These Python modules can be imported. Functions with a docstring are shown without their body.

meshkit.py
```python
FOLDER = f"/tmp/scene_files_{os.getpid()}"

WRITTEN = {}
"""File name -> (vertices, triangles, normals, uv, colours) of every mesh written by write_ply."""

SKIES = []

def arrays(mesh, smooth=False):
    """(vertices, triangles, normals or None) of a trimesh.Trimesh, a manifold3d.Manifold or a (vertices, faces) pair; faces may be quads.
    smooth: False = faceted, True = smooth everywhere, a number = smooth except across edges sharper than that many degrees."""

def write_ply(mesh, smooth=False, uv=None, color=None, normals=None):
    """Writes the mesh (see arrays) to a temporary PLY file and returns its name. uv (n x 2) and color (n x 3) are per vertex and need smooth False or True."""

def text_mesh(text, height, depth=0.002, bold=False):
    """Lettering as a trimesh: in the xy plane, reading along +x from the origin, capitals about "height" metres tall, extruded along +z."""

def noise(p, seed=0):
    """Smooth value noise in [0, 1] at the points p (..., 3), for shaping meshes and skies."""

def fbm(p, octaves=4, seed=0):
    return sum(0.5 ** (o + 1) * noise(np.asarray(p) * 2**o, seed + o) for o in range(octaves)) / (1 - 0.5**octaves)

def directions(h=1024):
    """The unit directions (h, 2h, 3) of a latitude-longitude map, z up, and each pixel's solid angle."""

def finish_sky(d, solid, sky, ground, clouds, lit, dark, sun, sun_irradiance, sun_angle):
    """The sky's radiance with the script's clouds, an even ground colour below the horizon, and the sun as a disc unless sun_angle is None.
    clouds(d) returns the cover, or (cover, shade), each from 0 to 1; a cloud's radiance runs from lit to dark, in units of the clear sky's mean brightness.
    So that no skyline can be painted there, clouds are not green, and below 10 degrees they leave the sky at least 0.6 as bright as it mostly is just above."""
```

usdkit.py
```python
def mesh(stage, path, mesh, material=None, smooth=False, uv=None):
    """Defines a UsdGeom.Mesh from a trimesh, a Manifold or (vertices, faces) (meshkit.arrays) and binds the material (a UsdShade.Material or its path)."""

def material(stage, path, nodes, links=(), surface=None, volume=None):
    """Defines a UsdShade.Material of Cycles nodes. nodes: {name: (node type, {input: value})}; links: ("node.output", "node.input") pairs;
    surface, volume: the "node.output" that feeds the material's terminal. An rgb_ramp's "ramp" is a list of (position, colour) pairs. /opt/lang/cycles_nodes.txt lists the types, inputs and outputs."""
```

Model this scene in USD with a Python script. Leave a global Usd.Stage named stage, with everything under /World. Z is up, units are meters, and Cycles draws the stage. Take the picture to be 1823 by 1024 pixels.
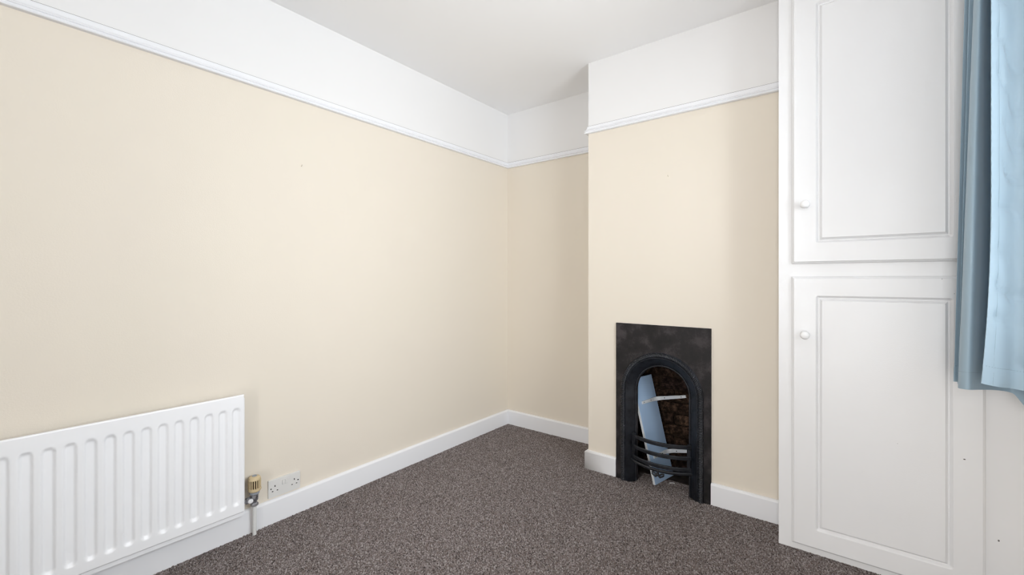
import math, random
import numpy as np, trimesh, usdkit
import manifold3d as m3
from shapely.geometry import Polygon, box as sbox
from scipy.interpolate import CubicSpline, PchipInterpolator
from meshkit import noise, fbm
from pxr import Usd, UsdGeom, UsdLux, Gf, Sdf, Vt

stage = Usd.Stage.CreateInMemory()
UsdGeom.SetStageUpAxis(stage, 'Z'); UsdGeom.SetStageMetersPerUnit(stage, 1.0)
W = UsdGeom.Xform.Define(stage, '/World'); stage.SetDefaultPrim(W.GetPrim())

# ------------------------------------------------------------------ camera, light, exposure
EXPOSURE = -0.04
CAMX, CAMY, CAMH, YAW, FPX, CY = 2.2555, -2.88, 1.2, 0.6546, 780.2, 497.26
cam = UsdGeom.Camera.Define(stage, '/World/camera')
cam.CreateHorizontalApertureAttr(36.0); cam.CreateVerticalApertureAttr(36.0 * 1024 / 1823)
cam.CreateFocalLengthAttr(36.0 * FPX / 1823)
cam.CreateVerticalApertureOffsetAttr(-(512 - CY) / 1823 * 36.0)
cam.CreateClippingRangeAttr(Gf.Vec2f(0.02, 200))
cam.CreateExposureAttr(EXPOSURE)
cam.AddTranslateOp().Set(Gf.Vec3d(CAMX, CAMY, CAMH))
cam.AddRotateXYZOp().Set(Gf.Vec3f(90, 0, math.degrees(YAW)))

# overcast daylight outside, skylight at the right window, added fill light behind the camera
dome = UsdLux.DomeLight.Define(stage, '/World/sky'); dome.CreateIntensityAttr(0.25); dome.CreateColorAttr(Gf.Vec3f(0.80, 0.90, 1.0))
def area_light(name, pos, rot, w, h, power, col):
    l = UsdLux.RectLight.Define(stage, '/World/' + name)
    l.CreateWidthAttr(w); l.CreateHeightAttr(h); l.CreateIntensityAttr(power); l.CreateColorAttr(Gf.Vec3f(*col))
    l.AddTranslateOp().Set(Gf.Vec3d(*pos)); l.AddRotateXYZOp().Set(Gf.Vec3f(*rot)); return l
XR = 2.88                      # right wall
YF = -4.35                     # wall behind the camera
ZC = 2.5705                    # ceiling
WY0, WY1, WZ0, WZ1 = -2.50, -1.06, 0.93, 2.28          # window in the right wall
VX0, VX1, VZ0, VZ1 = 1.78, 2.82, 0.10, 2.10            # added opening behind the camera, made up for fill light
area_light('daylight_right', (XR + 0.34, (WY0 + WY1) / 2, (WZ0 + WZ1) / 2 + 0.05), (0, 90, 0), 1.6, 1.7, 12.0, (0.885, 0.937, 0.985))
area_light('fill_light_front', ((VX0 + VX1) / 2, YF - 0.34, (VZ0 + VZ1) / 2 + 0.03), (90, 0, 0), 1.2, 2.2, 12.0, (1.0, 0.985, 0.97))  # added fill from behind the camera, brightens cupboard and chimney breast

# ------------------------------------------------------------------ helpers
used = {}
def numbered(path):
    n = used.get(path, -1) + 1
    used[path] = n
    return path if n == 0 else f'{path}_{n:03d}'
def path_of(p): return '/World' if p is None else str(p.GetPath())
def obj(name, mesh, mat, parent=None, smooth=30, label=None):
    p = numbered(path_of(parent) + '/' + name)
    g = usdkit.mesh(stage, p, mesh, mat, smooth)
    prim = g.GetPrim()
    if label: prim.SetCustomDataByKey('label', label)
    return prim
def xf(name, loc=(0, 0, 0), parent=None):
    x = UsdGeom.Xform.Define(stage, numbered(path_of(parent) + '/' + name))
    if any(loc): x.AddTranslateOp().Set(Gf.Vec3d(*loc))
    return x.GetPrim()
def tag(o, label=None, cat=None, group=None, kind=None):
    for k, v in (('label', label), ('category', cat), ('group', group), ('kind', kind)):
        if v: o.SetCustomDataByKey(k, v)
    return o
def struct(o, label=None, cat=None): return tag(o, label, cat, kind='structure')
def cat(ms): return trimesh.util.concatenate(list(ms))
def moved(m, v): m = m.copy(); m.apply_translation(v); return m
def cbox(x0, x1, y0, y1, z0, z1, c=0.0):
    """Box, its edges chamfered by c."""
    if c <= 0:
        b = trimesh.creation.box((x1 - x0, y1 - y0, z1 - z0)); b.apply_translation(((x0 + x1) / 2, (y0 + y1) / 2, (z0 + z1) / 2)); return b
    pts = []
    for sx in (0, 1):
        for sy in (0, 1):
            for sz in (0, 1):
                p = [(x0, x1)[sx], (y0, y1)[sy], (z0, z1)[sz]]
                d = [(c, -c)[sx], (c, -c)[sy], (c, -c)[sz]]
                for k in range(3):
                    q = [p[j] + d[j] for j in range(3)]; q[k] = p[k]; pts.append(q)
    return trimesh.convex.convex_hull(np.array(pts))
def tri(v, q):
    q = np.asarray(q)
    return trimesh.Trimesh(np.asarray(v, float), np.vstack([q[:, [0, 1, 2]], q[:, [0, 2, 3]]]), process=False)
def grid_faces(n, m, wrap=False):
    """n rows by m columns of points; wrap joins the last column to the first."""
    i, j = np.meshgrid(np.arange(n - 1), np.arange(m if wrap else m - 1), indexing='ij')
    k = (j + 1) % m
    return np.stack([i * m + j, i * m + k, (i + 1) * m + k, (i + 1) * m + j], -1).reshape(-1, 4)
def fixed(m):
    if m.volume < 0: m.invert()
    return m
def cap_fan(v, idx):
    c = len(v); v = np.vstack([v, v[idx].mean(0)])
    return v, np.array([[c, idx[k], idx[(k + 1) % len(idx)]] for k in range(len(idx))])
def sweep(rows):
    """rows: list of equal-length closed rings of 3-D points -> closed solid."""
    n, m = len(rows), len(rows[0]); v = np.vstack(rows)
    q = grid_faces(n, m, True); f = np.vstack([q[:, [0, 1, 2]], q[:, [0, 2, 3]]])
    v, a = cap_fan(v, np.arange(m)); v, b = cap_fan(v, (n - 1) * m + np.arange(m))
    return fixed(trimesh.Trimesh(v, np.vstack([f, a[:, ::-1], b]), process=False))
def tube(pts, r, sides=12):
    p = np.asarray(pts, float); t = np.gradient(p, axis=0); t /= np.linalg.norm(t, axis=1, keepdims=True)
    up = np.array([0, 0, 1.0]) if abs(t[0][2]) < 0.9 else np.array([1.0, 0, 0]); rows = []
    a = np.cross(t[0], up); a /= np.linalg.norm(a)
    for k in range(len(p)):
        a = a - t[k] * (a @ t[k]); a /= np.linalg.norm(a); b = np.cross(t[k], a)
        th = np.arange(sides) * 2 * np.pi / sides; rr = r if np.ndim(r) == 0 else r[k]
        rows.append(p[k] + rr * (np.cos(th)[:, None] * a + np.sin(th)[:, None] * b))
    return sweep(rows)
def run_profile(prof, pts):
    """Sweep a profile (offset from the wall, height) along plan points, mitred; the room lies to the right of the walking direction."""
    pts = np.asarray(pts, float); rows = []
    d = np.diff(pts, axis=0); d /= np.linalg.norm(d, axis=1, keepdims=True)
    nrm = np.stack([d[:, 1], -d[:, 0]], 1)
    for k in range(len(pts)):
        if k == 0: mv = nrm[0]
        elif k == len(pts) - 1: mv = nrm[-1]
        else:
            s = nrm[k - 1] + nrm[k]; mv = s / (1 + nrm[k - 1] @ nrm[k])
        rows.append(np.array([[pts[k][0] + mv[0] * o, pts[k][1] + mv[1] * o, z] for o, z in prof]))
    return sweep(rows)
def lathe(prof, sides=32):
    """prof: (radius, z) from bottom to top -> solid about z."""
    th = np.arange(sides) * 2 * np.pi / sides
    return sweep([np.stack([max(r, 1e-5) * np.cos(th), max(r, 1e-5) * np.sin(th), np.full(sides, z)], 1) for r, z in prof])
def along(m, axis_from, axis_to):
    m = m.copy(); m.apply_transform(trimesh.geometry.align_vectors(axis_from, axis_to)); return m
def refined(m, l):
    return m.subdivide_to_size(l) if False else trimesh.Trimesh(*trimesh.remesh.subdivide_to_size(m.vertices, m.faces, l), process=True)

# ------------------------------------------------------------------ materials
def mat(name, nodes, links=(), surface='p.BSDF'): return usdkit.material(stage, '/World/Looks/' + name, nodes, links, surface=surface)
def paint(name, col, rough=0.5, var=0.03, scale=3.0, bump=0.0, bscale=250.0, spec=0.3, tint=None):
    c2 = [c * (1 - var) for c in col] if tint is None else tint
    nodes = {'g': ('geometry', {}), 'n': ('noise_texture', {'scale': scale, 'detail': 3.0}),
             'm': ('mix_color', {'a': tuple(col), 'b': tuple(c2)}),
             'p': ('principled_bsdf', {'roughness': rough, 'specular_ior_level': spec})}
    links = [('g.position', 'n.vector'), ('n.fac', 'm.fac'), ('m.result', 'p.base_color')]
    if bump:
        nodes['b'] = ('noise_texture', {'scale': bscale, 'detail': 3.0}); nodes['u'] = ('bump', {'strength': bump, 'distance': 0.002})
        links += [('g.position', 'b.vector'), ('b.fac', 'u.height'), ('u.normal', 'p.normal')]
    return mat(name, nodes, links)
M = {}
M['cream'] = paint('cream_paint', (0.79, 0.728, 0.622), 0.7, scale=2.2, tint=(0.79, 0.718, 0.628), bump=0.12, bscale=160)
M['frieze'] = paint('frieze_paint', (0.835, 0.828, 0.825), 0.7, var=0.015, bump=0.1, bscale=160)
M['ceiling'] = paint('ceiling_paint', (0.95, 0.945, 0.945), 0.8, var=0.015, bump=0.1, bscale=120)
M['gloss'] = paint('white_gloss', (0.865, 0.87, 0.895), 0.35, var=0.01, scale=8, spec=0.5)
M['cupboard'] = paint('cupboard_paint', (0.86, 0.86, 0.868), 0.38, var=0.02, scale=5, bump=0.10, bscale=300, spec=0.5)
M['radiator'] = paint('radiator_enamel', (0.93, 0.935, 0.955), 0.3, var=0.01, spec=0.5)
M['plastic'] = paint('socket_plastic', (0.74, 0.73, 0.71), 0.35, var=0.01, spec=0.5)
M['knob'] = paint('white_ceramic', (0.90, 0.90, 0.90), 0.3, var=0.0, spec=0.5)
M['hole'] = paint('dark_hole', (0.012, 0.012, 0.012), 0.8, var=0.0)
M['chip'] = paint('paint_chip', (0.22, 0.21, 0.20), 0.8, var=0.3, scale=200)
M['dust'] = paint('dust', (0.42, 0.40, 0.38), 0.9, var=0.5, scale=15)
M['crease'] = paint('gap_grey', (0.45, 0.44, 0.43), 0.8, var=0.1)  # plain grey for the outline round each socket switch
M['board'] = paint('daylit_laminate', (0.42, 0.58, 0.80), 0.3, var=0.02, spec=0.5)  # white board; the blue of the window light is put into its colour
M['bracket'] = paint('bracket_enamel', (0.70, 0.73, 0.76), 0.35, var=0.06, scale=30)
M['valve_cream'] = paint('aged_plastic', (0.70, 0.58, 0.38), 0.45, scale=60, tint=(0.56, 0.43, 0.25))
M['valve_dark'] = paint('valve_slot', (0.10, 0.07, 0.04), 0.6, var=0.1)
M['pipe'] = paint('pipe_paint', (0.76, 0.76, 0.75), 0.4, var=0.06, scale=40)
M['blob'] = paint('white_sealant', (0.8, 0.8, 0.82), 0.4, var=0.05, scale=60)
M['scrap'] = paint('paper', (0.8, 0.8, 0.78), 0.7, var=0.02)
M['nail'] = paint('painted_nail', (0.62, 0.55, 0.45), 0.5, var=0.1)
def mottled(name, stops, scale, rough, metal=0.0, bump=0.3, bscale=200, spec=0.5, detail=6.0, rough2=None):
    nodes = {'g': ('geometry', {}), 'n': ('noise_texture', {'scale': scale, 'detail': detail, 'roughness': 0.65}), 'r': ('rgb_ramp', {'ramp': stops}),
             'b': ('noise_texture', {'scale': bscale, 'detail': 3.0}), 'u': ('bump', {'strength': bump, 'distance': 0.002}),
             'p': ('principled_bsdf', {'roughness': rough, 'metallic': metal, 'specular_ior_level': spec})}
    links = [('g.position', 'n.vector'), ('n.fac', 'r.fac'), ('r.color', 'p.base_color'), ('g.position', 'b.vector'), ('b.fac', 'u.height'), ('u.normal', 'p.normal')]
    if rough2:
        nodes['q'] = ('map_range', {'from_min': 0.3, 'from_max': 0.7, 'to_min': rough, 'to_max': rough2}); links += [('n.fac', 'q.value'), ('q.result', 'p.roughness')]
    return mat(name, nodes, links)
M['iron'] = mottled('cast_iron', [(0.3, (0.002, 0.002, 0.0022)), (0.5, (0.013, 0.011, 0.012)), (0.64, (0.046, 0.038, 0.041))], 11, 0.42, bump=0.35, bscale=320, spec=0.38, rough2=0.7)
M['iron_bright'] = mottled('polished_iron', [(0.3, (0.004, 0.005, 0.007)), (0.6, (0.013, 0.015, 0.021))], 18, 0.3, bump=0.2, bscale=300, spec=0.5, rough2=0.42)
M['chrome'] = mottled('dull_chrome', [(0.3, (0.10, 0.10, 0.11)), (0.6, (0.42, 0.42, 0.45))], 60, 0.3, metal=0.8, bump=0.3, rough2=0.6)
M['collar'] = mottled('grey_collar', [(0.3, (0.20, 0.22, 0.25)), (0.7, (0.42, 0.45, 0.50))], 60, 0.5)
BR = [mottled(f'sooty_brick_{i}', [(0.36, tuple(0.3 * x for x in c)), (0.5, c), (0.66, tuple(3.4 * x for x in c))], 42, 0.9, bump=0.8, bscale=90, spec=0.1)
      for i, c in enumerate([(0.030, 0.018, 0.012), (0.023, 0.014, 0.010), (0.038, 0.023, 0.015), (0.018, 0.011, 0.009)])]
M['mortar'] = mottled('sooty_mortar', [(0.3, (0.006, 0.004, 0.003)), (0.7, (0.05, 0.033, 0.023))], 34, 0.95, spec=0.1)
M['hearth'] = mottled('sooty_hearth', [(0.3, (0.012, 0.01, 0.009)), (0.7, (0.04, 0.032, 0.028))], 20, 0.95, spec=0.1)
M['carpet'] = mat('carpet_backing', {'g': ('geometry', {}), 'v': ('voronoi_texture', {'scale': 210.0}), 'r': ('rgb_ramp', {'ramp': [(0.0, (0.06, 0.05, 0.046)), (0.5, (0.135, 0.115, 0.11)), (1.0, (0.26, 0.235, 0.23))]}), 's': ('separate_color', {}),
                   'u': ('bump', {'strength': 0.8, 'distance': 0.004, 'invert': True}), 'p': ('principled_bsdf', {'roughness': 1.0, 'specular_ior_level': 0.05})},
                   [('g.position', 'v.vector'), ('v.color', 's.color'), ('s.r', 'r.fac'), ('r.color', 'p.base_color'), ('v.distance', 'u.height'), ('u.normal', 'p.normal')])
TUFT = [(0.068, 0.055, 0.052), (0.150, 0.124, 0.117), (0.222, 0.187, 0.178), (0.315, 0.272, 0.261), (0.450, 0.405, 0.392), (0.180, 0.138, 0.124)]
TM = [mat(f'wool_{i}', {'p': ('principled_bsdf', {'base_color': tuple(0.92 * x for x in c), 'roughness': 1.0, 'specular_ior_level': 0.05, 'sheen_weight': 0.15})}) for i, c in enumerate(TUFT)]
M['curtain'] = mat('blue_satin', {'g': ('geometry', {}), 'n': ('noise_texture', {'scale': 1200.0, 'detail': 1.0}), 'u': ('bump', {'strength': 0.06, 'distance': 0.001}),
                    'p': ('principled_bsdf', {'base_color': (0.45, 0.59, 0.69), 'roughness': 0.5, 'specular_ior_level': 0.35, 'sheen_weight': 0.3}),
                    't': ('translucent_bsdf', {'color': (0.44, 0.59, 0.69)}), 'x': ('mix_closure', {'fac': 0.25})},
                    [('g.position', 'n.vector'), ('n.fac', 'u.height'), ('u.normal', 'p.normal'), ('p.BSDF', 'x.closure1'), ('t.BSDF', 'x.closure2')], 'x.closure')
M['thread'] = paint('dark_thread', (0.20, 0.31, 0.37), 0.7, var=0.0)
M['glass'] = mat('window_glass', {'f': ('fresnel', {'IOR': 1.45}), 't': ('transparent_bsdf', {}), 'g': ('glossy_bsdf', {'roughness': 0.0, 'color': (1, 1, 1)}), 'x': ('mix_closure', {})},
                 [('f.fac', 'x.fac'), ('t.BSDF', 'x.closure1'), ('g.BSDF', 'x.closure2')], 'x.closure')

# ------------------------------------------------------------------ the room shell
T = 0.16                                   # wall thickness
ZR, ZS = 2.121, 0.1156                     # underside of the picture rail, top of the skirting
ZP = ZR + 0.024                            # where cream paint meets white, behind the rail
CX0, CX1, CHY = 0.945, 2.004, -0.375       # chimney breast
fl = xf('floor'); struct(fl, 'grey brown short pile carpet covering the whole room')
obj('underlay', cbox(-T, XR + T, YF - T, T, -0.06, -0.0045), M['carpet'], fl)
struct(obj('ceiling', cbox(-T, XR + T, YF - T, T, ZC, ZC + 0.1), M['ceiling']), 'white painted plaster ceiling')
def wall(name, boxes_low, boxes_high, label, mats=('cream', 'frieze')):
    w = xf(name); struct(w, label)
    obj('lower_wall', cat(boxes_low), M[mats[0]], w, smooth=False); obj('frieze', cat(boxes_high), M[mats[1]], w, smooth=False)
    return w
wall('wall_left', [cbox(-T, 0, YF, T, -0.05, ZP)], [cbox(-T, 0, YF, T, ZP, ZC)], 'long cream left wall with white frieze above picture rail')
wall('wall_back', [cbox(0, XR, 0, T, -0.05, ZP)], [cbox(0, XR, 0, T, ZP, ZC)], 'cream back wall of the alcove beside the chimney breast')
wall('wall_right', [cbox(XR, XR + T, YF, WY0, -0.05, ZP), cbox(XR, XR + T, WY1, T, -0.05, ZP), cbox(XR, XR + T, WY0, WY1, -0.05, WZ0)],
     [cbox(XR, XR + T, YF, WY0, ZP, ZC), cbox(XR, XR + T, WY1, T, ZP, ZC), cbox(XR, XR + T, WY0, WY1, WZ1, ZC)], 'cream window wall on the right behind the blue curtain')
wall('wall_front', [cbox(-T, VX0, YF - T, YF, -0.05, ZP), cbox(VX1, XR + T, YF - T, YF, -0.05, ZP), cbox(VX0, VX1, YF - T, YF, -0.05, VZ0)],
     [cbox(-T, VX0, YF - T, YF, ZP, ZC), cbox(VX1, XR + T, YF - T, YF, ZP, ZC), cbox(VX0, VX1, YF - T, YF, VZ1, ZC)], 'cream wall behind the camera with an added glazed opening for fill')
# chimney breast with the fire opening
FCX = 1.4055; OH, ZSP = 0.150, 0.547        # fireplace axis, half opening, spring line of the arch
HX0, HX1, HZ = FCX - 0.222, FCX + 0.222, 0.80
FB = -0.085                                 # face of the fire back
ch = xf('wall_chimney_breast'); struct(ch, 'cream chimney breast projecting into the room around the fireplace')
obj('lower_wall', cat([cbox(CX0, HX0, CHY, 0, -0.05, ZP), cbox(HX1, CX1, CHY, 0, -0.05, ZP), cbox(HX0, HX1, CHY, 0, HZ, ZP), cbox(HX0, HX1, -0.03, 0, -0.05, HZ)]), M['cream'], ch, smooth=False)
obj('frieze', cbox(CX0, CX1, CHY, 0, ZP, ZC), M['frieze'], ch, smooth=False)
obj('mortar', cat([cbox(HX0, HX1, FB + 0.012, -0.03, 0, HZ), cbox(HX0, HX0 + 0.01, CHY, FB, 0, HZ), cbox(HX1 - 0.01, HX1, CHY, FB, 0, HZ)]), M['mortar'], ch, smooth=False)
obj('hearth', cbox(HX0, HX1, -0.235, FB + 0.01, -0.004, 0.006, 0.003), M['hearth'], ch)
rng = random.Random(5)
def brick(x0, x1, y0, y1, z0, z1):
    b = cbox(x0, x1, y0, y1, z0, z1, 0.006)
    v = b.vertices; v += (np.array([[rng.uniform(-1, 1) for _ in range(3)] for _ in v])) * 0.0036
    b.vertices = v; obj('brick', b, BR[rng.choice([0, 0, 1, 1, 2, 3])], ch, smooth=False)
course = 0.072
for r in range(11):
    z0 = 0.008 + r * course; z1 = z0 + 0.063
    if z1 > HZ: break
    x = HX0 + 0.012 - (0.11 if r % 2 else 0.02)
    while x < HX1 - 0.012:
        x0, x1 = max(x, HX0 + 0.012), min(x + 0.212, HX1 - 0.012)
        if x1 - x0 > 0.03:
            p = rng.uniform(0, 0.007); brick(x0, x1, FB - p, FB + 0.03, z0, z1)
        x += 0.222
    for sx in (0, 1):
        x0, x1 = ((HX0, HX0 + 0.016), (HX1 - 0.016, HX1))[sx]
        cut = -0.235 if r % 2 else -0.17
        brick(x0, x1, CHY + 0.004, cut - 0.005, z0, z1); brick(x0, x1, cut + 0.005, FB - 0.009, z0, z1)

# picture rail and skirting
rail = [(0, ZR + 0.048), (0.004, ZR + 0.048), (0.006, ZR + 0.043), (0.006, ZR + 0.038), (0.008, ZR + 0.030), (0.012, ZR + 0.023), (0.018, ZR + 0.0195), (0.0195, ZR + 0.0185), (0.0195, ZR + 0.0155), (0.0145, ZR + 0.0135),
        (0.0145, ZR + 0.0115), (0.018, ZR + 0.0085), (0.0195, ZR + 0.004), (0.0175, ZR + 0.001), (0.012, ZR), (0, ZR)]
def trim(name, prof, pts, label, m='gloss', smooth=40):
    return struct(obj(name, run_profile(prof, pts), M[m], smooth=smooth), label)
t1 = trim('trim_1', rail, [(0, YF), (0, 0.0), (CX0, 0.0)], 'white moulded picture rail along the left wall and alcove', 'gloss')
obj('dust_line', run_profile([(0, ZR + 0.0478), (0, ZR + 0.0503), (0.0012, ZR + 0.0503), (0.0045, ZR + 0.0482), (0.0045, ZR + 0.0478)], [(0, YF), (0, 0), (CX0, 0)]), M['dust'], t1, label='thin grey crack along the top of the picture rail')
t2 = trim('trim_2', rail, [(CX0, 0.0), (CX0, CHY), (CX1, CHY)], 'white moulded picture rail across the chimney breast', 'gloss')
obj('dust_line', run_profile([(0, ZR + 0.0478), (0, ZR + 0.0503), (0.0012, ZR + 0.0503), (0.0045, ZR + 0.0482), (0.0045, ZR + 0.0478)], [(CX0, 0.0), (CX0, CHY), (CX1, CHY)]), M['dust'], t2, label='thin grey crack along the top of the picture rail')
base = [(0, -0.004), (0, ZS), (0.006, ZS), (0.010, ZS - 0.002), (0.0165, ZS - 0.0065), (0.018, ZS - 0.011), (0.018, -0.004)]
trim('baseboard_left', base, [(0, YF), (0, 0)], 'white painted skirting board along the left wall')
trim('baseboard_back', base, [(0.0, 0), (CX0, 0)], 'white painted skirting board at the back of the alcove')
PX0, PX1 = 1.137, 1.676
trim('baseboard_chimney_left', base, [(CX0, -0.02), (CX0, CHY), (PX0, CHY)], 'short white skirting board left of the fireplace')
trim('baseboard_chimney_right', base, [(PX1, CHY), (CX1, CHY)], 'short white skirting board between fireplace and cupboard')
trim('baseboard_right', base, [(XR, -0.57), (XR, YF)], 'white skirting board under the window')

# windows (out of view: right one lets daylight in, front one added for fill)
def window(name, place, w, z0, z1, label):
    t = xf(name); struct(t, label)
    d0, d1 = 0.05, 0.11
    obj('window_frame', cat([place(cbox(0, 0.055, d0, d1, z0, z1, 0.004)), place(cbox(w - 0.055, w, d0, d1, z0, z1, 0.004)), place(cbox(0.055, w - 0.055, d0, d1, z0, z0 + 0.055, 0.004)),
        place(cbox(0.055, w - 0.055, d0, d1, z1 - 0.055, z1, 0.004))]), M['gloss'], t)
    obj('glazing_bar', place(cbox(w / 2 - 0.02, w / 2 + 0.02, d0, d1, z0 + 0.055, z1 - 0.055, 0.004)), M['gloss'], t)
    for a, b in ((0.055, w / 2 - 0.02), (w / 2 + 0.02, w - 0.055)):
        obj('pane', place(cbox(a, b, 0.078, 0.082, z0 + 0.055, z1 - 0.055)), M['glass'], t, smooth=False)
    obj('window_sill', place(cbox(-0.04, w + 0.04, -0.06, 0.05, z0 - 0.028, z0, 0.006)), M['gloss'], t)
def place_right(m):
    v = m.vertices.copy(); m = m.copy(); m.vertices = np.stack([XR + v[:, 1], WY0 + v[:, 0], v[:, 2]], 1); m.invert(); return m
def place_front(m):
    v = m.vertices.copy(); m = m.copy(); m.vertices = np.stack([VX0 + v[:, 0], YF - v[:, 1], v[:, 2]], 1); m.invert(); return m
window('window_1', place_right, WY1 - WY0, WZ0, WZ1, 'white framed window in the right wall beside the curtain')
window('added_window_2', place_front, VX1 - VX0, VZ0, VZ1, 'added white framed glazing behind the camera for fill light')

# ------------------------------------------------------------------ built-in cupboard
KY, DY = -0.5625, -0.5815                   # face frame, door face
cup = xf('cupboard'); tag(cup, 'tall white built-in cupboard right of the chimney breast with two panelled doors', 'cupboard')
KX0 = CX1 + 0.0005; DX0, DX1 = 2.055, 2.652
obj('side_panel', cbox(KX0, KX0 + 0.018, KY + 0.02, -0.001, 0, ZC - 0.001), M['cupboard'], cup)
fr = sbox(KX0, 0.0, XR - 0.001, ZC - 0.001).difference(sbox(DX0 + 0.012, 0.042, DX1 - 0.012, 1.20)).difference(sbox(DX0 + 0.012, 1.28, DX1 - 0.012, 2.47))
def upright(m, y):
    v = m.vertices.copy(); m.vertices = np.stack([v[:, 0], y - v[:, 2], v[:, 1]], 1); return fixed(m)
obj('face_frame', upright(trimesh.creation.extrude_polygon(fr, 0.022, engine='earcut'), KY + 0.022), M['cupboard'], cup, smooth=False)
def ring_profile(x0, x1, z0, z1, prof, rad=0.0):
    """Rectangular terraces: (inset, y) steps, outermost first, closed by the last rectangle."""
    def rect(i, r):
        a, b, c, d = x0 + i, x1 - i, z0 + i, z1 - i; out = []
        n = 6
        for cx, cz, t0 in ((a + r, c + r, 180), (b - r, c + r, 270), (b - r, d - r, 0), (a + r, d - r, 90)):
            for k in range(n + 1):
                t = math.radians(t0 + 90 * k / n); out.append((cx + r * math.cos(t), cz + r * math.sin(t)))
        return out
    rows = []
    for i, y, r in prof: rows.append(np.array([[px, y, pz] for px, pz in rect(i, max(r, 1e-5))]))
    return rows
def door(z0, z1, pz0, pz1, kz, label):
    px0, px1 = 2.1435, 2.5675
    d = obj('door', None_mesh(z0, z1, px0, px1, pz0, pz1), M['cupboard'], cup, smooth=28, label=label)
    f = 0.0140
    rows = ring_profile(px0 + f, px1 - f, pz0 + f, pz1 - f, [(0, DY + 0.0110, .0005), (0.0006, DY + 0.0085, .0005), (0.0080, DY + 0.0012, .0005), (0.0086, DY - 0.0002, .0005), (0.014, DY - 0.0002, .001)])
    obj('raised_panel', sweep(rows), M['cupboard'], d, smooth=28)
    kn = lathe([(0.0, -0.001), (0.009, -0.001), (0.008, 0.006), (0.0085, 0.012), (0.014, 0.017), (0.0185, 0.022), (0.0205, 0.028), (0.019, 0.034), (0.014, 0.038), (0.007, 0.0395), (0.0, 0.040)], 36)
    kn = along(kn, [0, 0, 1], [0, -1, 0]); kn.vertices *= [0.87, 1, 0.87]; kn.apply_translation((2.1065, DY, kz - 0.004)); obj('knob', fixed(kn), M['knob'], d, smooth=60, label='round white door knob')
def None_mesh(z0, z1, px0, px1, pz0, pz1):
    back = KY - 0.0005
    outer = ring_profile(DX0, DX1, z0, z1, [(0.0035, back, .001), (0.0030, back - 0.0015, .001), (0.0, back - 0.003, .002), (0.0, back - 0.006, .002), (0.0015, back - 0.0085, .002), (0.0045, back - 0.0110, .002), (0.0082, back - 0.0122, .002), (0.0086, DY + 0.0012, .002), (0.0098, DY, .002)])
    inner = ring_profile(px0, px1, pz0, pz1, [(0.0, DY, .010), (0.0022, DY + 0.0012, .009), (0.006, DY + 0.0068, .006), (0.0095, DY + 0.0105, .003), (0.0125, DY + 0.0112, .001), (0.018, DY + 0.0112, .001)])
    return sweep(outer + inner)
door(0.030, 1.212, 0.113, 1.130, 0.962, 'lower panelled cupboard door')
door(1.268, 2.481, 1.356, 2.396, 1.528, 'upper panelled cupboard door')

def chip(px, pz, y, w, h):
    c = trimesh.creation.icosphere(1, 1.0); c.vertices = c.vertices * [w, 0.0006, h] + (px, y, pz); obj('paint_chip', c, M['chip'], cup, label='small dark chip in the white paint')
for a in ((2.5953, 0.5354, DY, 0.0034, 0.0022), (2.6848, 0.2586, KY, 0.0026, 0.0036), (2.4097, 0.5511, DY, 0.0012, 0.0009), (2.5357, 1.2006, DY, 0.0012, 0.0012), (2.5688, 1.1461, DY, 0.0012, 0.0012)): chip(*a)

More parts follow.
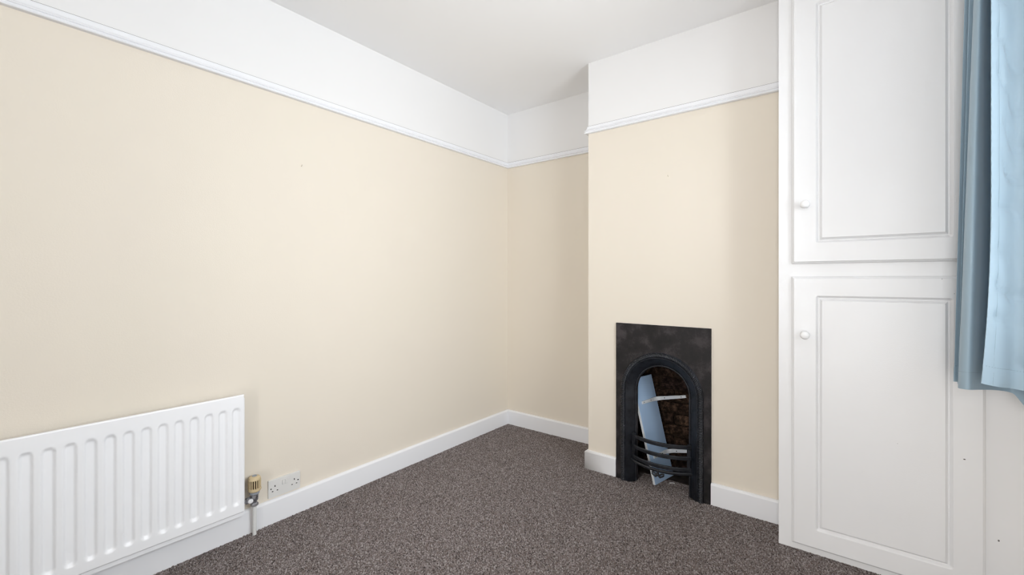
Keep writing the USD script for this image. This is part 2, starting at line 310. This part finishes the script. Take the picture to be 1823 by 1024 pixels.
# ------------------------------------------------------------------ cast-iron fireplace
fp = xf('fireplace', (FCX, CHY, 0)); tag(fp, 'small black cast iron arched bedroom fireplace set in the chimney breast', 'fireplace')
PY = -0.010                                  # plate face, from the chimney face (local frame: origin at the foot of the axis)
def arch(r, n=40):
    """Points and outward directions round the arch at radius r: up the left leg, round, down the right leg."""
    p = [(-r, z) for z in np.linspace(-0.003, ZSP, 26)[:-1]]; th = np.linspace(math.pi, 0, n)
    p += [(r * math.cos(t), ZSP + r * math.sin(t)) for t in th]; p += [(r, z) for z in np.linspace(ZSP, -0.003, 26)[1:]]
    return np.array(p)
hole = Polygon([(x, z) for x, z in arch(0.224)] + [(0.224, -0.01), (-0.224, -0.01)])
plate = sbox(PX0 - FCX, -0.003, PX1 - FCX, 0.936).difference(hole.buffer(0))
pm = trimesh.creation.extrude_polygon(plate, 0.012, engine='earcut')
v = pm.vertices.copy(); pm.vertices = np.stack([v[:, 0], -v[:, 2] + PY + 0.012, v[:, 1]], 1); fixed(pm)
obj('face_plate', pm, M['iron'], fp, smooth=20)
def arch_solid(prof, n=48): return sweep([np.array([[arch(r, n)[k][0], y, arch(r, n)[k][1]] for r, y in prof]) for k in range(len(arch(0.2, n)))])
obj('arch_band', arch_solid([(0.234, PY - 0.0), (0.234, PY - 0.008), (0.231, PY - 0.011), (0.207, PY - 0.012), (0.206, PY - 0.014), (0.202, PY - 0.014), (0.200, PY - 0.010), (0.160, PY + 0.022), (0.158, PY + 0.027), (0.157, PY + 0.032), (0.224, PY + 0.032)]), M['iron_bright'], fp)
def rope(r0, y0, rad, ridge, pitch, strands, sides, twist=1):
    L = 2 * ZSP + math.pi * r0; n = int(L / pitch * 5.0) + 1; rows = []
    for s in np.linspace(0, L, n):
        if s < ZSP: c, nr = (-r0, s), (-1, 0)
        elif s < ZSP + math.pi * r0:
            t = math.pi - (s - ZSP) / r0; c, nr = (r0 * math.cos(t), ZSP + r0 * math.sin(t)), (math.cos(t), math.sin(t))
        else: c, nr = (r0, ZSP - (s - ZSP - math.pi * r0)), (1, 0)
        ph = np.arange(sides) * 2 * np.pi / sides
        w = np.abs(np.sin(strands / 2 * ph * 1.0 - twist * np.pi * s / pitch))
        rr = rad * (1 - ridge + ridge * w)
        rows.append(np.stack([c[0] + nr[0] * rr * np.cos(ph), y0 - rr * np.sin(ph), np.full(sides, c[1]) + nr[1] * rr * np.cos(ph)], 1))
    return sweep(rows)
obj('rope_moulding', rope(0.2195, PY - 0.013, 0.0140, 0.27, 0.0088, 4, 24), M['iron_bright'], fp, smooth=50, label='cable twist moulding round the arch')
obj('inner_bead', rope(0.1545, PY + 0.0255, 0.0052, 0.22, 0.009, 2, 10), M['iron_bright'], fp, smooth=50)
obj('return_lip', arch_solid([(0.157, PY + 0.028), (0.150, PY + 0.028), (0.149, PY + 0.045), (0.157, PY + 0.045)]), M['iron'], fp)
# bowed grate
GB, GE = -0.068, -0.008                       # how far the bars bow out in the middle, and at their ends
def bowed(z, h, d, half=0.166, bow=GB, bev=0.003):
    c = 2 * half; sag = GE - bow; R = (half ** 2 + sag ** 2) / (2 * sag); a = math.asin(half / R); rows = []
    prof = [(-d / 2, -h / 2 + bev), (-d / 2, h / 2 - bev), (-d / 2 + bev, h / 2), (d / 2 - bev, h / 2), (d / 2, h / 2 - bev), (d / 2, -h / 2 + bev), (d / 2 - bev, -h / 2), (-d / 2 + bev, -h / 2)]
    for t in np.linspace(-a, a, 33):
        rows.append(np.array([[(R + o) * math.sin(t), bow + R - (R + o) * math.cos(t), z + q] for o, q in prof]))
    return sweep(rows)
for z, h, d in ((0.280, 0.021, 0.013), (0.219, 0.021, 0.013), (0.157, 0.021, 0.014)): obj('grate_bar', bowed(z, h, d), M['iron_bright'], fp)
obj('grate_rail', bowed(0.135, 0.016, 0.020, 0.169, GB - 0.006, 0.005), M['iron_bright'], fp, label='heavier double bottom rail of the grate')
for s in (-1, 1): obj('grate_upright', cbox(s * 0.157 - 0.010, s * 0.157 + 0.010, GE - 0.008, GE + 0.010, 0.124, 0.292, 0.003), M['iron_bright'], fp)
bow = []
by = GB - 0.018
for s in (-1, 1):
    th = np.linspace(0, 2 * np.pi, 22)
    bow.append(tube(np.stack([s * (0.020 + 0.0135 * np.cos(th)), by + 0.002 * np.sin(th), 0.116 + 0.0065 * np.sin(th) + 0.006 * np.cos(th)], 1)[:-1], 0.0046, 8))
    bow.append(tube([(0, by, 0.122), (s * 0.006, by - 0.002, 0.110), (s * 0.014, by - 0.001, 0.103), (s * 0.018, by, 0.107)], [0.0048, 0.0046, 0.0042, 0.003], 8))
for z, r in ((0.118, 0.0085), (0.128, 0.007), (0.137, 0.0055)):
    k = trimesh.creation.icosphere(2, r); k.apply_translation((0, by - 0.002, z)); bow.append(k)
for k in bow: k.apply_translation((0.012, 0, 0))
obj('grate_ornament', cat(bow), M['iron_bright'], fp, smooth=60, label='cast bow ornament under the bottom bar')

# ------------------------------------------------------------------ old shelf standing in the fireplace
p1, p0 = np.array([1.370, -0.357, 0.001]), np.array([1.413, -0.161, 0.001]) # front and rear corner of its foot
u = (p0 - p1); BW = np.linalg.norm(u); u /= BW
BL = 0.615
vv = np.array([-0.150, 0.038, 0.593]); vv -= u * (vv @ u); vv /= np.linalg.norm(vv); nn = np.cross(u, vv)
sh = xf('shelf_board'); tag(sh, 'white shelf board with two metal brackets leaning inside the fireplace opening', 'shelf')
def onboard(m):
    """(a, b, c): across the board from its front edge, along it from the foot, out of its face."""
    q = m.vertices; m = m.copy(); m.vertices = p1 + q[:, :1] * u + q[:, 1:2] * vv + q[:, 2:] * nn; return fixed(m)
TH = 0.016
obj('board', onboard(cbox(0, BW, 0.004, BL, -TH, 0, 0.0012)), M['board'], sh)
obj('edge_strip', onboard(cbox(-0.0012, 0, 0.006, BL - 0.002, -TH + 0.001, -0.001)), M['bracket'], sh, label='pale front edging of the board')
def bracket(b, arm):
    w = 0.0125
    def ribbon(path, h):
        rows = []
        path = np.array(path); t = np.gradient(path, axis=0); t /= np.linalg.norm(t, axis=1, keepdims=True)
        for k in range(len(path)):
            n2 = np.array([-t[k][1], t[k][0]])
            ww = w * (1 - 0.35 * min(1, abs(k - (len(path) - 1) / 2) / (len(path) / 2)))
            prof = [(-ww, 0.0), (-ww, h), (-ww + 0.0035, h + 0.002), (ww - 0.0035, h + 0.002), (ww, h), (ww, 0.0)]
            rows.append(np.array([[path[k][0] + n2[0] * q, b + o, path[k][1] + n2[1] * q] for o, q in prof]))
        return sweep(rows)
    R = 0.012
    path = [(x, 0.0005) for x in np.linspace(BW - 0.165, BW - 0.045, 10)] + [(BW - 0.045 + 0.04 * math.sin(t), 0.0005 + 0.04 * (1 - math.cos(t))) for t in np.linspace(0.15, math.pi / 2, 9)] + [(BW - 0.005, z) for z in np.linspace(0.05, arm, 10)]
    br = obj('bracket', onboard(ribbon(path, 0.004)), M['bracket'], sh, smooth=40, label='white pressed metal shelf bracket')
    for x in (BW - 0.148, BW - 0.075):
        obj('screw_hole', onboard(moved(trimesh.creation.cylinder(0.003, 0.0012, sections=10), (x, b, 0.0068))), M['hole'], br)
    for z in (0.062, arm - 0.03):
        c = trimesh.creation.cylinder(0.003, 0.0012, sections=10); c = along(c, [0, 0, 1], [1, 0, 0]); c.apply_translation((BW - 0.0113, b, z)); obj('screw_hole', onboard(c), M['hole'], br)
bracket(0.465, 0.205); bracket(0.150, 0.20)
sc = trimesh.creation.box((0.030, 0.008, 0.002)); sc = refined(sc, 0.006); sc.vertices[:, 2] += 0.004 * np.cos(sc.vertices[:, 0] * 90)
sc.apply_transform(trimesh.transformations.rotation_matrix(0.5, [0, 0, 1])); sc.apply_translation((1.437, -0.275, 0.004))
tag(obj('paper_scrap', sc, M['scrap']), 'tiny white scrap on the carpet at the foot of the shelf board', 'scrap')

# ------------------------------------------------------------------ radiator
RX, RY1, RY0, RZ0, RZ1 = 0.080, -2.041, -3.66, 0.144, 0.676
rad = xf('radiator', (0, RY1, 0)); tag(rad, 'white single panel radiator with vertical grooves on the left wall', 'radiator')
pitch, g0 = 0.0529, -2.0545 - RY1             # groove pitch, right edge of the first groove
ys = np.unique(np.concatenate([np.arange(RY0 - RY1, 0.0, 0.0028), [RY0 - RY1, -0.0005, -0.0015, -0.003, -0.005, 0.0]]))
zs = np.unique(np.concatenate([[RZ0, RZ0 + .0005, RZ0 + .0015, RZ0 + .003, RZ0 + .005], np.linspace(RZ0 + 0.008, RZ0 + 0.085, 26), np.linspace(RZ0 + 0.09, RZ1 - 0.10, 8), np.linspace(RZ1 - 0.095, RZ1 - 0.008, 28), [RZ1 - .005, RZ1 - .003, RZ1 - .0015, RZ1 - .0005, RZ1]]))
Yg, Zg = np.meshgrid(ys, zs, indexing='ij')
ph = (g0 - Yg) / pitch; idx = np.floor(ph); fr = (ph - idx) * pitch   # distance to the left of each groove's right edge
ngroove = int((RY1 - RY0 - 0.04) / pitch)
gw = 0.0385; hw = gw / 2
dx = np.abs(fr - hw); zt, zb = RZ1 - 0.052, RZ0 + 0.036; zc, zh = (zt + zb) / 2, (zt - zb) / 2
rr = 0.015
qx = dx - (hw - rr); qz = (np.abs(Zg - zc) - (zh - rr / 0.62)) * 0.62
sd = np.minimum(np.maximum(qx, qz), 0) + np.hypot(np.maximum(qx, 0), np.maximum(qz, 0)) - rr
tt = np.clip(-sd / 0.0100, 0, 1); dep = 0.0078 * tt * tt * (3 - 2 * tt)
dep = np.where((idx >= 0) & (idx < ngroove), dep, 0)
# the end of the groove runs out in a longer slope at the foot
edge = np.minimum(np.minimum(Yg - ys[0], ys[-1] - Yg), np.minimum(Zg - RZ0, RZ1 - Zg))
e = np.clip(edge / 0.005, 0, 1); roll = 0.005 * (1 - np.sqrt(1 - (1 - e) ** 2))
Xf = RX - dep - roll
n, m_ = Xf.shape
fv = np.stack([Xf, Yg, Zg], -1).reshape(-1, 3); bv = np.stack([np.full_like(Xf, RX - 0.0115), Yg, Zg], -1).reshape(-1, 3)
q = grid_faces(n, m_); bq = q[:, ::-1] + n * m_
ring = np.concatenate([np.arange(m_), (np.arange(1, n) * m_ + m_ - 1), ((n - 1) * m_ + np.arange(m_ - 2, -1, -1)), (np.arange(n - 2, 0, -1) * m_)])
rq = np.stack([ring, np.roll(ring, -1), np.roll(ring, -1) + n * m_, ring + n * m_], 1)
# back sheet only as its rim: two triangles close the back
ci = np.array([0, m_ - 1, n * m_ - 1, (n - 1) * m_]) + n * m_
rp = tri(np.vstack([fv, bv]), np.vstack([q, bq, rq[:, ::-1]])); fixed(rp)
obj('front_panel', rp, M['radiator'], rad, smooth=50)
bp = sweep([np.array([[x, py, pz] for py, pz in Polygon([(RY0 - RY1 - 0.004, RZ0 - 0.0205), (0.0055, RZ0 - 0.0205), (0.0055, RZ1 - 0.010), (RY0 - RY1 - 0.004, RZ1 - 0.010)]).buffer(-0.012).buffer(0.012, 6).exterior.coords[:-1]]) for x in (RX - 0.030, RX - 0.0285, RX - 0.0145, RX - 0.013)])
obj('back_panel', bp, M['radiator'], rad, smooth=30)
for yb in (-0.25, -1.35): obj('wall_bracket', cbox(0.001, RX - 0.03, yb - 0.02, yb + 0.02, 0.25, 0.60, 0.002), M['radiator'], rad)
# thermostatic valve at its right end
VX, VY = 0.046, -1.985 - RY1
pip = obj('pipe', tube([(VX, VY, -0.004), (VX, VY, 0.07), (VX, VY, 0.142)], 0.0085, 16), M['pipe'], rad, label='white painted pipe rising from the carpet')
vb = obj('valve', moved(cat([lathe([(0.0125, 0.138), (0.0135, 0.141), (0.0135, 0.152), (0.011, 0.154), (0.011, 0.160), (0.0155, 0.166), (0.0165, 0.180), (0.0165, 0.192), (0.018, 0.198), (0.0155, 0.203)], 24),
     along(lathe([(0.011, 0.0), (0.011, 0.018), (0.0155, 0.019), (0.0155, 0.036), (0.010, 0.037), (0.010, 0.05)], 6), [0, 0, 1], [0, -1, 0]).apply_translation((0, 0, 0.172))]), (VX, VY, 0)), M['chrome'], rad, smooth=40, label='tarnished chrome radiator valve with ribbed cream head')
hx = lathe([(0.0152, 0.139), (0.0165, 0.141), (0.0165, 0.150), (0.0152, 0.152)], 6); obj('union_nut', moved(hx, (VX, VY, 0)), M['chrome'], vb, smooth=20)
bl = trimesh.creation.icosphere(3, 0.0105); bl.vertices *= (1 + 0.35 * (noise(bl.vertices * 110, 3)[:, None] - 0.5)); bl.vertices *= [0.95, 1.1, 1.0]; obj('sealant', moved(bl, (VX + 0.012, VY - 0.022, 0.170)), M['blob'], vb, smooth=60, label='white blob of sealant')
obj('collar', moved(lathe([(0.017, 0.194), (0.0205, 0.196), (0.0215, 0.208), (0.020, 0.214)], 32), (VX, VY, 0)), M['collar'], vb)
core = lathe([(0.0195, 0.206), (0.0235, 0.209), (0.0245, 0.216), (0.0225, 0.221), (0.0205, 0.224), (0.0205, 0.256), (0.0225, 0.262), (0.021, 0.2715), (0.015, 0.2755), (0.0, 0.2765)], 40)
obj('head_core', moved(core, (VX, VY, 0)), M['valve_dark'], vb, smooth=50)
ribs = [lathe([(0.0205, 0.2055), (0.0255, 0.209), (0.0270, 0.214), (0.0268, 0.223), (0.0225, 0.2235)], 40), lathe([(0.021, 0.261), (0.0266, 0.261), (0.0260, 0.268), (0.022, 0.2745), (0.014, 0.2775), (0.0, 0.278)], 40)]
for k in range(16):
    a = 2 * math.pi * k / 16; b = cbox(0.0215, 0.0272, -0.0022, 0.0022, 0.217, 0.266, 0.0012); b.apply_transform(trimesh.transformations.rotation_matrix(a, [0, 0, 1])); ribs.append(b)
ribs.append(cbox(0.024, 0.029, -0.002, 0.002, 0.213, 0.222, 0.001).apply_transform(trimesh.transformations.rotation_matrix(1.1, [0, 0, 1])))
obj('valve_head', moved(cat(ribs), (VX, VY, 0)), M['valve_cream'], vb, smooth=40, label='aged cream ribbed valve head')
obj('head_badge', moved(lathe([(0.011, 0.2765), (0.0105, 0.2792), (0.0, 0.2794)], 20), (VX, VY, 0)), M['collar'], vb)

# ------------------------------------------------------------------ double socket
SY0, SY1, SZ0, SZ1 = -1.9065, -1.7495, 0.1235, 0.2115
so = xf('double_socket', (0, (SY0 + SY1) / 2, (SZ0 + SZ1) / 2)); tag(so, 'white double electrical wall socket just above the skirting right of the radiator', 'socket')
hy, hz = (SY1 - SY0) / 2, (SZ1 - SZ0) / 2
prof = []
def rrect(hy, hz, r, x): return np.array([[x, a, b] for a, b in Polygon([(-hy, -hz), (hy, -hz), (hy, hz), (-hy, hz)]).buffer(-r).buffer(r, 4).exterior.coords[:-1]])
obj('face_plate', sweep([rrect(hy, hz, 0.003, 0.0005), rrect(hy, hz, 0.003, 0.0065), rrect(hy - 0.0012, hz - 0.0012, 0.003, 0.0085), rrect(hy - 0.0025, hz - 0.0025, 0.003, 0.009)]), M['plastic'], so)
for s in (-1, 1):
    sw = obj('switch', cbox(0.008, 0.0120, s * 0.0075 - 0.0055, s * 0.0075 + 0.0055, 0.006, 0.0270, 0.001), M['plastic'], so)
    obj('switch_gap', cbox(0.0085, 0.0094, s * 0.0075 - 0.0061, s * 0.0075 + 0.0061, 0.0050, 0.0275), M['crease'], sw)
    c = s * 0.0475
    obj('earth_slot', cbox(0.0088, 0.0094, c - 0.0021, c + 0.0021, 0.0070, 0.0148), M['hole'], so)
    for t in (-1, 1): obj('pin_slot', cbox(0.0088, 0.0094, c + t * 0.0115 - 0.0034, c + t * 0.0115 + 0.0034, -0.0146, -0.0110), M['hole'], so)
    sc = along(trimesh.creation.cylinder(0.0031, 0.0012, sections=14), [0, 0, 1], [1, 0, 0]); sc.apply_translation((0.0090, s * 0.0665, 0.0015)); obj('fixing_screw', sc, M['hole'], so)

# ------------------------------------------------------------------ nails left in the walls
def nail(pos, d, label):
    d = np.array(d, float)
    p = [np.array(pos) - d * 0.008, np.array(pos) + d * 0.007, np.array(pos) + d * 0.010 + np.array([0, 0, 0.003]), np.array(pos) + d * 0.0105 + np.array([0, 0, 0.007])]
    tag(obj('nail', tube(p, 0.0016, 8), M['nail']), label, 'nail')
nail((0, -1.741, 1.787), (1, 0, 0), 'small bent nail high on the cream left wall')
nail((1.448, CHY, 1.782), (0, -1, 0), 'small bent nail on the chimney breast above the fireplace')

# ------------------------------------------------------------------ curtain
def S(px, s):
    a = (px - 911.5) / FPX
    return np.array([CAMX + s * (-math.sin(YAW) + a * math.cos(YAW)), CAMY + s * (math.cos(YAW) + a * math.sin(YAW))])
top = [(2.82, -0.60), S(1720.5, 1.53), (2.70, -0.685), S(1727, 1.49), (2.70, -0.74), S(1739, 1.43), S(1749, 1.40), S(1766, 1.425), S(1785, 1.44), S(1805, 1.43), S(1832, 1.41), (2.79, -0.84), (2.815, -0.885), (2.785, -0.93), S(1812, 1.335), S(1785, 1.33), S(1761.5, 1.335)]
bot = [(2.82, -0.60), S(1698, 1.53), (2.62, -0.67), S(1704, 1.50), (2.60, -0.72), S(1705.5, 1.43), S(1722, 1.395), S(1746, 1.42), S(1780, 1.44), S(1802, 1.44), S(1832, 1.40), (2.79, -0.84), (2.815, -0.885), (2.785, -0.93), S(1806, 1.335), S(1775, 1.32), S(1742.5, 1.335)]
top, bot = np.array(top), np.array(bot)
hem = np.array([0.842, 0.843, 0.842, 0.842, 0.842, 0.845, 0.848, 0.842, 0.834, 0.826, 0.785, 0.785, 0.83, 0.852, 0.866, 0.876, 0.884])
NU, NV = 420, 110
tpar = np.concatenate([[0], np.cumsum(np.linalg.norm(np.diff((top + bot) / 2, axis=0), axis=1))]); tpar /= tpar[-1]
us = np.linspace(0, 1, NU)
Pt = np.stack([PchipInterpolator(tpar, top[:, k])(us) for k in (0, 1)], 1); Pb = np.stack([PchipInterpolator(tpar, bot[:, k])(us) for k in (0, 1)], 1)
from scipy.ndimage import gaussian_filter1d
Pt, Pb = gaussian_filter1d(Pt, 3.0, axis=0, mode='nearest'), gaussian_filter1d(Pb, 3.0, axis=0, mode='nearest')
Zh = PchipInterpolator(tpar, hem)(us)
vs = np.linspace(0, 1, NV)
ZT = 2.40
fl0 = np.clip((us - tpar[12]) / (tpar[14] - tpar[12]), 0, 1)[:, None]          # 1 on the front flap
ease = (1 - fl0) * vs[None, :] + fl0 * np.clip((vs - 0.58) / 0.42, 0, 1)[None, :] ** 2.4
A = Pt[:, None, :] * (1 - ease)[..., None] + Pb[:, None, :] * ease[..., None]
Zc = ZT + (Zh - ZT)[:, None] * vs[None, :]
tan = np.gradient(A, axis=0); tan /= np.linalg.norm(tan, axis=2, keepdims=True) + 1e-9
nrm = np.stack([-tan[..., 1], tan[..., 0]], -1)
arc = np.concatenate([[0], np.cumsum(np.linalg.norm(np.diff((Pt + Pb) / 2, axis=0), axis=1))])
fromedge = arc[-1] - arc                                     # distance from the leading edge
flap = 1 / (1 + np.exp((fromedge - 0.16) / 0.02))
FE, ZZ = np.meshgrid(fromedge, vs, indexing='ij'); FZ = Zc
diag = FZ + FE * 0.62
w = -(1 - np.abs(np.sin(diag * 27 + 2.6 * noise(np.stack([FE * 12, FZ * 5, 0 * FZ], -1), 7)))) ** 1.6 * np.clip(2.2 * fbm(np.stack([FE * 10, FZ * 8, 0 * FZ], -1), 2, 4) - 0.55, 0, 1)
dis = flap[:, None] * 0.013 * w * np.clip((FE - 0.012) / 0.02, 0, 1)
dis += 0.0018 * (fbm(np.stack([FE * 18, FZ * 6, 0 * FZ + 3], -1), 3, 9) - 0.5)
dis += np.where(FE < 0.021, 0.0010 * np.clip((0.021 - FE) / 0.002, 0, 1), 0)     # the double side hem
dis += 0.0008 * np.sin(FZ * 260) * (FE < 0.021)
dis += np.where((FZ - Zh[:, None]) < 0.055, 0.0012, 0)        # the double bottom hem
side = -1.0
def sheet(off): return np.concatenate([A + nrm * (off)[..., None], Zc[..., None]], -1)
front = sheet(side * -1 * (dis + 0.0006)); rear = sheet(side * -1 * (np.minimum(dis, 0) - 0.0006))
q = grid_faces(NU, NV)
ring = np.concatenate([np.arange(NV), (np.arange(1, NU) * NV + NV - 1), ((NU - 1) * NV + np.arange(NV - 2, -1, -1)), (np.arange(NU - 2, 0, -1) * NV)])
rq = np.stack([ring, np.roll(ring, -1), np.roll(ring, -1) + NU * NV, ring + NU * NV], 1)
cm = tri(np.vstack([front.reshape(-1, 3), rear.reshape(-1, 3)]), np.vstack([q, q[:, ::-1] + NU * NV, rq[:, ::-1]])); fixed(cm)
cu = xf('curtain'); tag(cu, 'pale blue satin curtain hanging in folds in front of the cupboard', 'curtain')
obj('drape', cm, M['curtain'], cu, smooth=60)
# stitching of the bottom and side hems
dash = []
def stitch(i0, i1, zoff, step):
    last = -1
    for k in range(i0, i1):
        if arc[k] - last < step: continue
        last = arc[k]; z = Zh[k] + zoff; vv_ = (z - ZT) / (Zh[k] - ZT); j = int(vv_ * (NV - 1))
        n3 = np.array([*nrm[k, j], 0]); p = front[k, j] + n3 * 0.0004; t3 = np.array([*tan[k, j], 0])
        b = trimesh.creation.box((0.0024, 0.0040 if k < KF else 0.0014, 0.0009)); Mx = np.eye(4); Mx[:3, 0], Mx[:3, 1], Mx[:3, 2], Mx[:3, 3] = t3, n3, (0, 0, 1), (p[0], p[1], z); b.apply_transform(Mx); dash.append(b)
KF = int(np.argmin(np.abs(us - tpar[11])))
stitch(0, NU - 2, 0.055, 0.0048)
ke = int(np.argmin(np.abs(fromedge - 0.023)))
for z in np.arange(Zh[ke] + 0.004, ZT, 0.0048):
    j = int((z - ZT) / (Zh[ke] - ZT) * (NV - 1)); p = front[ke, j]
    dash.append(moved(trimesh.creation.box((0.0008, 0.0014, 0.0022)), (p[0], p[1], z)))
tag(obj('stitching', cat(dash), M['thread'], cu, smooth=False), kind='stuff')
tr = xf('curtain_track'); tag(tr, 'white curtain track above the window', 'track')
obj('rail', cbox(2.775, 2.805, WY0 - 0.35, -0.585, 2.405, 2.43, 0.004), M['gloss'], tr)
for yb in (-0.7, -1.7, -2.7): obj('bracket', cbox(2.80, XR + 0.002, yb - 0.015, yb + 0.015, 2.41, 2.425, 0.002), M['gloss'], tr)

# ------------------------------------------------------------------ carpet pile
rg = np.random.default_rng(11)
sp = 0.0047
gx, gy = np.meshgrid(np.arange(0.003, XR, sp), np.arange(-3.75, 0.0, sp * 0.9))
gx = gx + (np.arange(gx.shape[0]) % 2)[:, None] * sp / 2
P = np.stack([gx.ravel(), gy.ravel()], 1) + rg.uniform(-0.0016, 0.0016, (gx.size, 2))
dpt = -math.sin(YAW) * (P[:, 0] - CAMX) + math.cos(YAW) * (P[:, 1] - CAMY)
lat = math.cos(YAW) * (P[:, 0] - CAMX) + math.sin(YAW) * (P[:, 1] - CAMY)
keep = (dpt > 0.95) & (P[:, 0] > 0.019) & (P[:, 1] < -0.019)
inch = (P[:, 0] > CX0 - 0.019) & (P[:, 0] < CX1 + 0.02) & (P[:, 1] > CHY - 0.019)
infire = (np.abs(P[:, 0] - FCX) < 0.150) & (P[:, 1] < -0.225 + 0.03 * np.sin(P[:, 0] * 31))
keep &= ~inch | infire
keep &= ~((P[:, 0] > CX1) & (P[:, 1] > KY))
keep &= ~((np.abs(np.abs(P[:, 0] - FCX) - 0.196) < 0.042) & (P[:, 1] > CHY - 0.028))
P = P[keep]; N = len(P)
tone = np.clip(np.round(rg.normal(2.2, 1.15, N)), 0, 4).astype(int); tone[rg.random(N) < 0.12] = 5
hgt = -0.0012 + 0.0014 * rg.random(N) + 0.0016 * (fbm(np.concatenate([P * 9, np.zeros((N, 1))], 1), 2) - 0.5)
inst = UsdGeom.PointInstancer.Define(stage, '/World/floor/carpet_pile')
ip = inst.GetPrim(); ip.SetCustomDataByKey('kind', 'stuff')
protos = []
for k in range(6):
    t = trimesh.creation.icosphere(0, 1.0); t.vertices += rg.uniform(-0.18, 0.18, t.vertices.shape); t.vertices *= [0.0027, 0.0027, 0.0042]
    usdkit.mesh(stage, f'/World/floor/carpet_pile/tuft_{k:03d}' if k else '/World/floor/carpet_pile/tuft', t, TM[k], True); protos.append(f'/World/floor/carpet_pile/tuft_{k:03d}' if k else '/World/floor/carpet_pile/tuft')
inst.CreatePrototypesRel().SetTargets(protos)
inst.CreateProtoIndicesAttr(Vt.IntArray.FromNumpy(tone.astype(np.int32)))
inst.CreatePositionsAttr(Vt.Vec3fArray.FromNumpy(np.column_stack([P, hgt]).astype(np.float32)))
inst.CreateScalesAttr(Vt.Vec3fArray.FromNumpy((0.8 + 0.5 * rg.random((N, 1)) * np.ones((1, 3))).astype(np.float32)))
ax = rg.normal(0, 1, (N, 2)); ang = rg.normal(0, 0.35, N); yawr = rg.uniform(0, np.pi, N)
qw, qx_, qy_, qz_ = np.cos(yawr) * np.cos(ang / 2), np.sin(ang / 2) * np.cos(yawr), np.sin(ang / 2) * np.sin(yawr), np.sin(yawr) * np.cos(ang / 2)
inst.CreateOrientationsAttr(Vt.QuathArray([Gf.Quath(float(a), float(b), float(c), float(d)) for a, b, c, d in zip(qw, qx_, qy_, qz_)]))
print('tufts', N)
